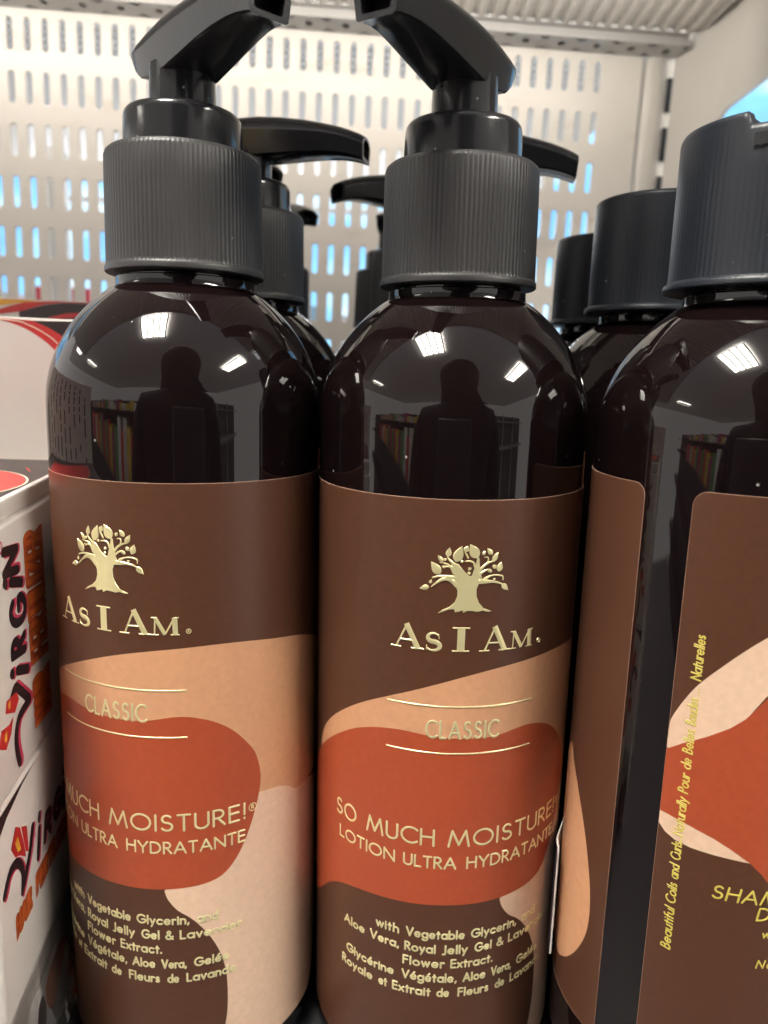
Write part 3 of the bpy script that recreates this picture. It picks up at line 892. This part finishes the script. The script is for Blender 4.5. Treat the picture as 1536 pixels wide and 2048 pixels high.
patch(bm, [(123.4, -62.2), (124.6, -62), (124.4, -63.4), (123.5, -63.4)], mp, .1, 3)
patch(bm, [(121, -67), (122.2, -66.8), (122, -68.6), (121, -68.6)], mp, .1, 3)
fin('name_print', bm, [C_BLACK, C_PINK, C_RED, C_YEL], c1, smooth=False)
bm = bmesh.new()
def upm(u, v, h): return mp(149.5-v-.09*(u-0)*.5, -75+u, h)
for t_, a, b in (('HAIR', 0, 11.2), ('FERTILIZER', 13.4, 41)):
    word(bm, t_, a, b, .8, 11.5, 2.3, upm, gap=.3, slant=.2, mi=1, hh=.02, flat=True)
    word(bm, t_, a, b, .8, 11.5, 1.15, upm, gap=.3, slant=.2, mi=0, hh=.05, flat=True)
fin('caption_print', bm, [C_ORANGE, C_DORANGE], c1, smooth=False)
bm = bmesh.new()
ip = Matrix.Rotation(-PHI, 4, 'Z')
def lidm(off):
    def f(u, v, h): return ip @ (V(u, v, -25.68+off+h)-V(-70, 151, -79.3))
    return f
def lidl(off): return lambda u, v, h: Vector((u, v-151, 53.62+off+h))*mm
patch(bm, [(-34.8, 180.6), (-1.6, 180.6), (-1.6, 115.8), (-34.8, 115.8)], lidl(.03), 0, 0)
patch(bm, [(max(a, -97), b) for a, b in E(-90, 139, 19, 21, 0, 360, 40)[:-1]], lidm(.06), 0, 1)
stroke(bm, [(a, b, .45) for a, b in E(-90, 139, 19.4, 21.4, -110, 110, 60)], lidm(.06), hh=.02, mi=2, flat=True)
stroke(bm, [(a, b, .45) for a, b in ((-80.7, 165.0), (-77.6, 160))], lidm(.06), hh=.02, mi=1, flat=True)
fin('lid_print', bm, [C_BLACK, C_RED, C_CREAM], lid, smooth=False)

c2 = stack_carton(-130, -80.0, 'white carton under the one with the black lid, orange level caption on its side')
bm = bmesh.new()
mp = side_map(c2, -130)
v2 = [[(116.9, -96.2), (120, -93.8), (123.6, -94.4), (126.4, -98.1), (125.8, -102)], [(125.8, -102), (130.6, -97.3), (132.9, -93.1)]]
fst(bm, mp, shift(v2, .8, -.6), 2.2, .02, 1)
fst(bm, mp, v2, 1.9, .05, 0)
for ch, a, b, cap in (('i', 134.4, 137.6, 8.2), ('R', 139.0, 144.6, 6.6), ('G', 145.4, 152, 7), ('i', 152.6, 155.4, 8)):
    for d_, wd_, h_, mi_ in ((.7, 2.0, .02, 1), (0, 1.7, .05, 0)):
        if ch == 'i':
            for st in ([(a+1, -101.6), (b-.8, -96.2)], [(b-.6, -93.8), (b-.4, -93.3)]):
                stroke(bm, [(q[0]+d_, q[1]-d_*.7, wd_*1.05) for q in st], mp, hh=h_, mi=mi_, flat=True, step=.8)
        else:
            word(bm, ch, a+d_, b+d_, -101.8-d_*.7, cap, wd_, mp, mi=mi_, hh=h_, flat=True, slant=.2)
patch(bm, [(121.0, -89.9), (123.8, -87), (125.9, -88.5), (127.3, -92), (128.4, -96.5), (125.3, -94), (123, -92.8)], mp, .08, 2)
patch(bm, [(126.8, -89), (129.6, -90.6), (130.1, -96.6), (128.4, -95.2)], mp, .08, 2)
patch(bm, [(123, -90), (124.6, -89.5), (126, -93.2), (124.3, -92.7)], mp, .1, 3)
fin('name_print', bm, [C_BLACK, C_PINK, C_RED, C_YEL], c2, smooth=False)
bm = bmesh.new()
for t_, a, b in (('HAIR', 121.4, 131.0), ('FERTILIZER', 133, 158)):
    word(bm, t_, a, b, -109.6, 5.4, 1.8, mp, gap=.3, slant=.05, mi=1, hh=.02, flat=True)
    word(bm, t_, a, b, -109.6, 5.4, .9, mp, gap=.3, slant=.05, mi=0, hh=.05, flat=True)
fin('caption_print', bm, [C_ORANGE, C_DORANGE], c2, smooth=False)
bm = bmesh.new()
patch(bm, [(114.9, -80.5), (137, -80.5), (128, -81.1), (120, -82.6), (114.9, -84.6)], mp, .03, 0)  # solid black wedge along the top edge of the lower carton
fin('black_wedge', bm, C_BLACK, c2, smooth=False)
c3 = stack_carton(SHELF, -130.6, 'grey printed carton at the bottom of the left stack under crumpled film')
kids(c3)[0].data.materials[0] = mat('carton grey print', (.70, .66, .63), .4, var=.15, vscale=45)
bm = bmesh.new()
mp = side_map(c3, SHELF)
patch(bm, smoothline([(136, -134), (139, -132), (143, -131.5), (149, -132), (151, -135), (147, -140), (141, -143), (137, -139)], 4, True), mp, .05, 0)
fin('orange_print', bm, C_ORANGE, c3, smooth=False)
bm = bmesh.new()
for a, b in ((116.5, -133), (122, -136), (126, -138), (131, -135)):
    patch(bm, smoothline([(a, b), (a+3, b+1.5), (a+5, b-3), (a+4, b-9), (a+1.5, b-14), (a-.5, b-6)], 4, True), mp, .05, 0)
fin('black_print', bm, C_BLACK, c3, smooth=False)

# boxes standing behind the stack
c4 = carton('carton', -170, -69, 185, 238, SHELF, 8.2, 'tall white carton standing behind the stack, red and black arc along its top')
bm = bmesh.new()
def fr(off): return lambda u, v, h: V(u, 185-off-h, v)-c4.location
arc = smoothline([(-135, 5.0), (-115, 7.2), (-100, 7.6), (-95.3, 7.2), (-92, 6.5), (-88.6, 5.2), (-85.3, 3.2), (-82.7, 1.1), (-79, -3), (-75, -9)], 4)
arc2 = smoothline([(-72, -5), (-76, .5), (-79, 3.0), (-81, 4.5), (-84.1, 6.2), (-87.4, 7.4)], 4)
patch(bm, arc+arc2+[(-91.9, 7.7), (-110, 7.9), (-135, 7.9)], fr(.03), 0, 0)
patch(bm, arc2+[(-69.5, 7.9), (-69.5, -8)], fr(.03), 0, 1)
stroke(bm, [(a, b, .35) for a, b in smoothline([(-110, 7.7), (-93, 7.4), (-88.4, 6.4), (-84.6, 4.6), (-81.6, 2.4), (-77, -3)], 4)], fr(.04), hh=.02, mi=2, flat=True)
fin('arc_print', bm, [C_RED, C_BLACK, C_CREAM], c4, smooth=False)
bm = bmesh.new()
mp4 = lambda u, v, h: V(-69+.02+h, u, v)-c4.location
rng = random.Random(3)
for r in range(15):
    a = 189.0
    while a < 231:
        b = a+rng.uniform(2, 6)
        if rng.random() < .75:
            patch(bm, [(a, -4-r*8.2), (b, -4-r*8.2), (b, -5.6-r*8.2), (a, -5.6-r*8.2)], mp4, .03, 0)
        a = b+1.2
fin('fine_print', bm, GREYINK, c4, smooth=False)
c6 = carton('carton', -200, -112, 104, 181, SHELF, 6, 'white carton left of the stack, mirrored with its fine print in the left bottle')
bm = bmesh.new()
mp6 = lambda u, v, h: V(-112+.02+h, u, v)-c6.location
for r in range(9):
    b0 = 112+r*7.2
    a = -100.0
    while a < 1:
        b = a+rng.uniform(1.5, 6)
        if rng.random() < .8:
            patch(bm, [(b0, a), (b0+1.6, a), (b0+1.6, b), (b0, b)], mp6, .03, 0)
        a = b+1.1
fin('fine_print', bm, GREYINK, c6, smooth=False)
c5 = carton('carton', -185, -69.5, 243, 300, SHELF, 16.4, 'rearmost white carton on the left, yellow, red and black bands along its top')
bm = bmesh.new()
def fr5(off): return lambda u, v, h: V(u, 243-off-h, v)-c5.location
patch(bm, [(-184, 13.4), (-126, 13.9), (-120, 14.9), (-112, 16.1), (-184, 16.1)], fr5(.03), 0, 2)
patch(bm, [(-126, 12.6), (-121.5, 14.2), (-117, 15.4), (-108, 16.1), (-70, 16.1), (-70, 15.4), (-98, 15.8), (-105, 15.8), (-111, 14.9), (-119, 12.4), (-126, 11.2)], fr5(.05), 0, 0)
patch(bm, [(-119, 12.4), (-111, 14.8), (-105, 15.7), (-98, 15.7), (-70, 15.3), (-70, 4), (-119, 4)], fr5(.04), 0, 1)
patch(bm, [(-110, 11), (-104, 12.5), (-98, 13), (-85, 12.3), (-85, 11), (-98, 11.6), (-106, 10.8)], fr5(.06), 0, 0)
fin('arc_print', bm, [C_RED, C_BLACK, C_YEL], c5, smooth=False)

# crumpled clear film round the bottom of the stack
FILM = bpy.data.materials.new('clear film')
FILM.use_nodes = True
nt = FILM.node_tree
for n in list(nt.nodes): nt.nodes.remove(n)
out = nt.nodes.new('ShaderNodeOutputMaterial'); mixs = nt.nodes.new('ShaderNodeMixShader')
tr = nt.nodes.new('ShaderNodeBsdfTransparent'); gl = nt.nodes.new('ShaderNodeBsdfGlossy')
tr.inputs[0].default_value = (.97, .97, .97, 1); gl.inputs['Roughness'].default_value = .12
fr_ = nt.nodes.new('ShaderNodeFresnel'); fr_.inputs['IOR'].default_value = 1.75
nt.links.new(fr_.outputs[0], mixs.inputs[0]); nt.links.new(tr.outputs[0], mixs.inputs[1]); nt.links.new(gl.outputs[0], mixs.inputs[2])
df_ = nt.nodes.new('ShaderNodeBsdfTranslucent'); df_.inputs[0].default_value = (.9, .9, .9, 1)
mx2 = nt.nodes.new('ShaderNodeMixShader'); mx2.inputs[0].default_value = .10
nt.links.new(mixs.outputs[0], mx2.inputs[1]); nt.links.new(df_.outputs[0], mx2.inputs[2])
nt.links.new(mx2.outputs[0], out.inputs[0])
bm = bmesh.new()
rng = random.Random(11)
nu, nv = 46, 34
G = []
from mathutils import noise
for i in range(nu):
    row = []
    for j in range(nv):
        y = 112.5+i*1.3; z = -122-j*.8
        k = min(1, max(0, (-z-122)/12))
        a = noise.noise(Vector((y*.11, z*.035, 1.3)))
        b = abs(noise.noise(Vector((y*.30, z*.07, 5.1))))+.4*abs(noise.noise(Vector((y*.7, z*.2, 2.2))))
        row.append(bm.verts.new(V(XF+.8+(151-y)*.15+k*(1.8+3.0*a+4.2*b), y-1.5*k*noise.noise(Vector((z*.1, y*.1, 0))), z)))
    G.append(row)
for i in range(nu-1):
    for j in range(nv-1):
        bm.faces.new((G[i][j], G[i][j+1], G[i+1][j+1], G[i+1][j]))
o = fin('plastic_film', bm, FILM)
tag(o, 'crumpled clear shrink film round the foot of the white carton stack', 'plastic film')

# ------------------------------------------------------------------ what shows through the slots: the far side of the fixture
t = thing('rear_shelf', V(-40, 580, 172), 'grey ridged shelf on the far side, glimpsed through the slots of the panel', 'shelf')
bm = bmesh.new()
pts = []
y = 436.0
while y < 760:
    for dy, dz in ((0, 0), (3.2, 0), (4.2, 2.0), (7, 2.6), (8.4, 1.6), (9.4, 0)):
        pts.append((y+dy, 176+dz))
    y += 9.6
O2 = V(-40, 580, 172)
r0 = [bm.verts.new(V(-520, a, b)-O2) for a, b in pts]; r1 = [bm.verts.new(V(140, a, b)-O2) for a, b in pts]
for k in range(len(pts)-1): bm.faces.new((r0[k], r0[k+1], r1[k+1], r1[k]))
fin('ridged_underside', bm, WHITE, t)
bm = bmesh.new(); box(bm, -480, 180, 184, 188, 1, 24, .6)
fin('front_lip', bm, STEEL, t)
bm = bmesh.new(); box(bm, -200.8, -190.8, 438, 455, SHELF, 112)
for v in bm.verts: v.co = V(0, 0, 0)+v.co
o = fin('rear_post', bm, WHITE)
tag(o, 'pale post behind the panel that closes one column of slots', 'post')
PB = [mat('box red', (.55, .03, .05), .4), mat('box white', (.7, .7, .72), .4), mat('box pale blue', (.30, .5, .7), .4)]
cols_ = [0, 1, 0, 1, 1, 2, 1, 0]
for k in range(8):
    bm = bmesh.new(); box(bm, 0, 46, 0, 30, 0, 0, 0) if False else box(bm, -23, 23, -15, 15, 0, 196+rng.uniform(-8, 8), .6)
    x = -395+k*62
    o = fin('box', bm, PB[cols_[k]], None, True, V(x, 640, SHELF))
    tag(o, ['red', 'white', 'pale blue'][cols_[k]]+' box on the far side, a sliver through the lowest slots', 'box', 'boxes beyond the panel')
ld2 = bpy.data.lights.new('rear_fill_lamp', 'AREA')  # fill lamp added to brighten the far shelf behind the slots
ld2.shape = 'RECTANGLE'; ld2.size = .5; ld2.size_y = .012; ld2.energy = .3; ld2.color = (.93, .96, 1)
lt2 = thing('added_fill_light', V(-60, 775, 150), 'added fill light under the far shelf, brightening its ridges behind the slots', 'light')
bm = bmesh.new(); box(bm, -290, 150, -5, 5, -2, 2, .8)
fin('fill_housing', bm, WHITE, lt2)
lo2 = bpy.data.objects.new('rear_fill_lamp', ld2); COL.objects.link(lo2)
lo2.parent = lt2; lo2.location = (-.06, -.008, -.004)
lo2.rotation_euler = Vector((0, -1, .10)).normalized().to_track_quat('-Z', 'Y').to_euler()
# daylit shop window beyond
wm = bpy.data.materials.new('daylit window')
wm.use_nodes = True
nt = wm.node_tree
for n in list(nt.nodes): nt.nodes.remove(n)
out = nt.nodes.new('ShaderNodeOutputMaterial'); em = nt.nodes.new('ShaderNodeEmission')
tc = nt.nodes.new('ShaderNodeTexCoord'); mpn = nt.nodes.new('ShaderNodeMapping'); nz = nt.nodes.new('ShaderNodeTexNoise'); cr_ = nt.nodes.new('ShaderNodeValToRGB')
mpn.inputs['Scale'].default_value = (5, 1, 7)
nz.inputs['Scale'].default_value = 1.0; nz.inputs['Detail'].default_value = 3
nt.links.new(tc.outputs['Object'], mpn.inputs[0]); nt.links.new(mpn.outputs[0], nz.inputs['Vector']); nt.links.new(nz.outputs['Fac'], cr_.inputs[0])
cr_.color_ramp.elements[0].position = .40; cr_.color_ramp.elements[0].color = (.20, .48, .86, 1)
cr_.color_ramp.elements[1].position = .66; cr_.color_ramp.elements[1].color = (.75, .92, 1, 1)
e2 = cr_.color_ramp.elements.new(.5); e2.color = (.24, .60, .95, 1)
nt.links.new(cr_.outputs[0], em.inputs[0]); em.inputs[1].default_value = .72
nt.links.new(em.outputs[0], out.inputs[0])
bm = bmesh.new(); box(bm, -2200, 2600, 0, 20, 0, 2600)
for v in bm.verts: v.co = V(0, 1700, -700)+v.co-V(0, 0, 0)+V(0, 0, 0)-V(0, 0, 0)
t = thing('shop_window', V(0, 1700, -700), 'bright blue daylit shop window seen through the slots and the side opening', 'window')
for v in bm.verts: v.co -= V(0, 1700, -700)
fin('pane', bm, wm, t)

# ------------------------------------------------------------------ the shop behind the camera, seen mirrored in the gloss
bm = bmesh.new(); box(bm, -5000, 4000, -5000, 2200, -1330, -1320)
for v in bm.verts: v.co = V(0, 0, 0)+v.co
tag(fin('floor', bm, FLOORM), kind='structure')
bm = bmesh.new(); box(bm, -5000, 4000, -5000, 1500, 1560, 1600)
for v in bm.verts: v.co = V(0, 0, 0)+v.co
tag(fin('ceiling', bm, CEIL), kind='structure')
LAMP = emis('lamp diffuser', (1, .96, .86), 50)
DIM = emis('lamp diffuser far', (.9, .95, 1), 5)
lights = [(-550, -370, 490, 620, LAMP, 'square ceiling light with bright louvres above and left of the shelf'), (1685, -890, 370, 960, LAMP, 'long ceiling light far to the right of the shelf'), (1830, 400, 330, 640, DIM, 'dim ceiling light to the right above the fixture'), (-3450, -720, 180, 700, LAMP, 'far ceiling light to the left in the front aisle'), (-3300, 660, 400, 560, LAMP, 'far ceiling light to the left in the rear aisle')]
for x, y, sx, sy, m, lb in lights:
    t = thing('ceiling_light', V(x, y, 1555), lb, 'ceiling light', 'ceiling lights mirrored in the bottles')
    bm = bmesh.new(); box(bm, -sx/2, sx/2, -sy/2, sy/2, -30, -26)
    fin('diffuser', bm, m, t)
    bm = bmesh.new()
    for k in range(5):
        xx = -sx/2+sx*k/4
        box(bm, xx-11, xx+11, -sy/2, sy/2, -66, -31)
    for yy in (-sy/2, sy/2): box(bm, -sx/2, sx/2, yy-6, yy+6, -57, -32)
    fin('louvre', bm, WHITE, t)
# opposite shelving
t = thing('opposite_shelving', V(0, -1560, -1320), 'dark shelving unit across the aisle, mirrored in the bottles', 'shelving')
bm = bmesh.new(); box(bm, -4800, 420, -60, -20, 0, 1500)
for zz in (300, 640, 980, 1320): box(bm, -4800, 420, -20, 260, zz-14, zz)
fin('frame', bm, mat('shelving dark', (.05, .045, .045), .5), t)
pc = [(.5, .04, .03), (.55, .35, .05), (.12, .25, .08), (.5, .42, .36), (.3, .05, .12), (.6, .55, .5)]
PM = [mat('product colour', c, .4) for c in pc]
cn = ['red', 'yellow', 'green', 'beige', 'plum', 'cream']
for zi, zz in enumerate((980, 1320)):
    x = -3200
    while x < 380:
        wd = rng.uniform(90, 150); hgt = rng.uniform(150, 260) if zi == 0 else rng.uniform(90, 190)
        k = rng.randrange(6)
        bm = bmesh.new(); box(bm, 0, wd-6, 0, 160, 0, hgt, 2)
        o = fin('box', bm, PM[k], None, True, V(x, -1470, -1320+zz+.5))
        tag(o, cn[k]+' box on the shelving across the aisle', 'box', 'boxes across the aisle')
        x += wd
t = thing('far_shelving', V(0, -3000, -1320), 'tall dark shelving further down the shop, mirrored on the right of the bottles', 'shelving')
bm = bmesh.new(); box(bm, 900, 3900, -60, 0, 0, 1750)
fin('back', bm, mat('far shelving grey', (.10, .10, .105), .5), t)
bm = bmesh.new()
for xx in (900, 1500, 2300, 3100): box(bm, xx, xx+70, 5, 60, 0, 1800)
for zz in (500, 1000, 1500): box(bm, 900, 3900, 62, 260, zz, zz+25)
fin('frame', bm, STEEL, t)
# person holding the phone, mirrored as a dark figure
def skinned(name, pts, edges, m, parent=None, sub=2):
    me = bpy.data.meshes.new(name)
    me.from_pydata([V(*p[:3]) for p in pts], edges, [])
    o = link(name, me, m, parent)
    sk = o.modifiers.new('skin', 'SKIN')
    sk.use_smooth_shade = True
    for i, p in enumerate(pts):
        r = p[3] if isinstance(p[3], tuple) else (p[3], p[3])
        me.skin_vertices[0].data[i].radius = (r[0]*mm, r[1]*mm)
    me.skin_vertices[0].data[0].use_root = True
    ss = o.modifiers.new('sub', 'SUBSURF'); ss.levels = sub; ss.render_levels = sub
    return o
pts = [(5, -260, -520, (165, 110)), (5, -255, -330, (150, 100)), (5, -245, -120, (170, 110)), (5, -240, 20, (150, 95)), (5, -238, 95, (100, 82)), (8, -222, 165, (98, 85)), (12, -212, 250, (128, 108)), (12, -208, 335, (136, 112)), (6, -218, 412, (92, 84)),
       (-150, -240, 15, 74), (-235, -215, -170, 50), (-130, -60, -210, 42), (-72, -22, -130, 30),
       (165, -240, 22, 74), (245, -215, -170, 50), (150, -60, -210, 42), (86, -22, -130, 30),
       (-90, -270, -700, 95), (-95, -265, -980, 70), (-95, -275, -1270, 48), (-95, -200, -1300, 38), (100, -270, -700, 95), (105, -265, -980, 70), (105, -275, -1270, 48), (105, -200, -1300, 38)]
edges = [(0, 1), (1, 2), (2, 3), (3, 4), (4, 5), (5, 6), (6, 7), (7, 8), (3, 9), (9, 10), (10, 11), (11, 12), (3, 13), (13, 14), (14, 15), (15, 16), (0, 17), (17, 18), (18, 19), (19, 20), (0, 21), (21, 22), (22, 23), (23, 24)]
pr = skinned('person', pts, edges, CLOTH)
tag(pr, 'person in dark clothes and hood holding up a phone, mirrored in the bottles', 'person')
for sx in (-1, 1):
    x0 = 5+sx*72
    hp = [(x0, -22, -125, 22), (x0-sx*8, -18, -95, 20), (x0-sx*12, -16, -70, 16)]
    he = [(0, 1), (1, 2)]
    for k in range(4):
        z = -62-k*17
        b = len(hp)
        hp += [(x0-sx*6, -20, z-20, 9), (x0-sx*18, -24, z-14, 8.5), (x0-sx*34, -22, z-12, 7.5), (x0-sx*46, -20, z-12, 6.5)]
        he += [(1, b), (b, b+1), (b+1, b+2), (b+2, b+3)]
    b = len(hp)
    hp += [(x0-sx*16, -4, -82, 9.5), (x0-sx*30, -3, -66, 8)]
    he += [(1, b), (b, b+1)]
    skinned('hand', hp, he, SKIN, pr, 1)
ph = thing('phone', V(5, -12, -150), 'dark phone held up in front of the bottles, mirrored in their gloss', 'phone')
bm = bmesh.new(); box(bm, -37, 37, -8, 0, 4, 152, 3)
fin('case', bm, PHONE, ph)
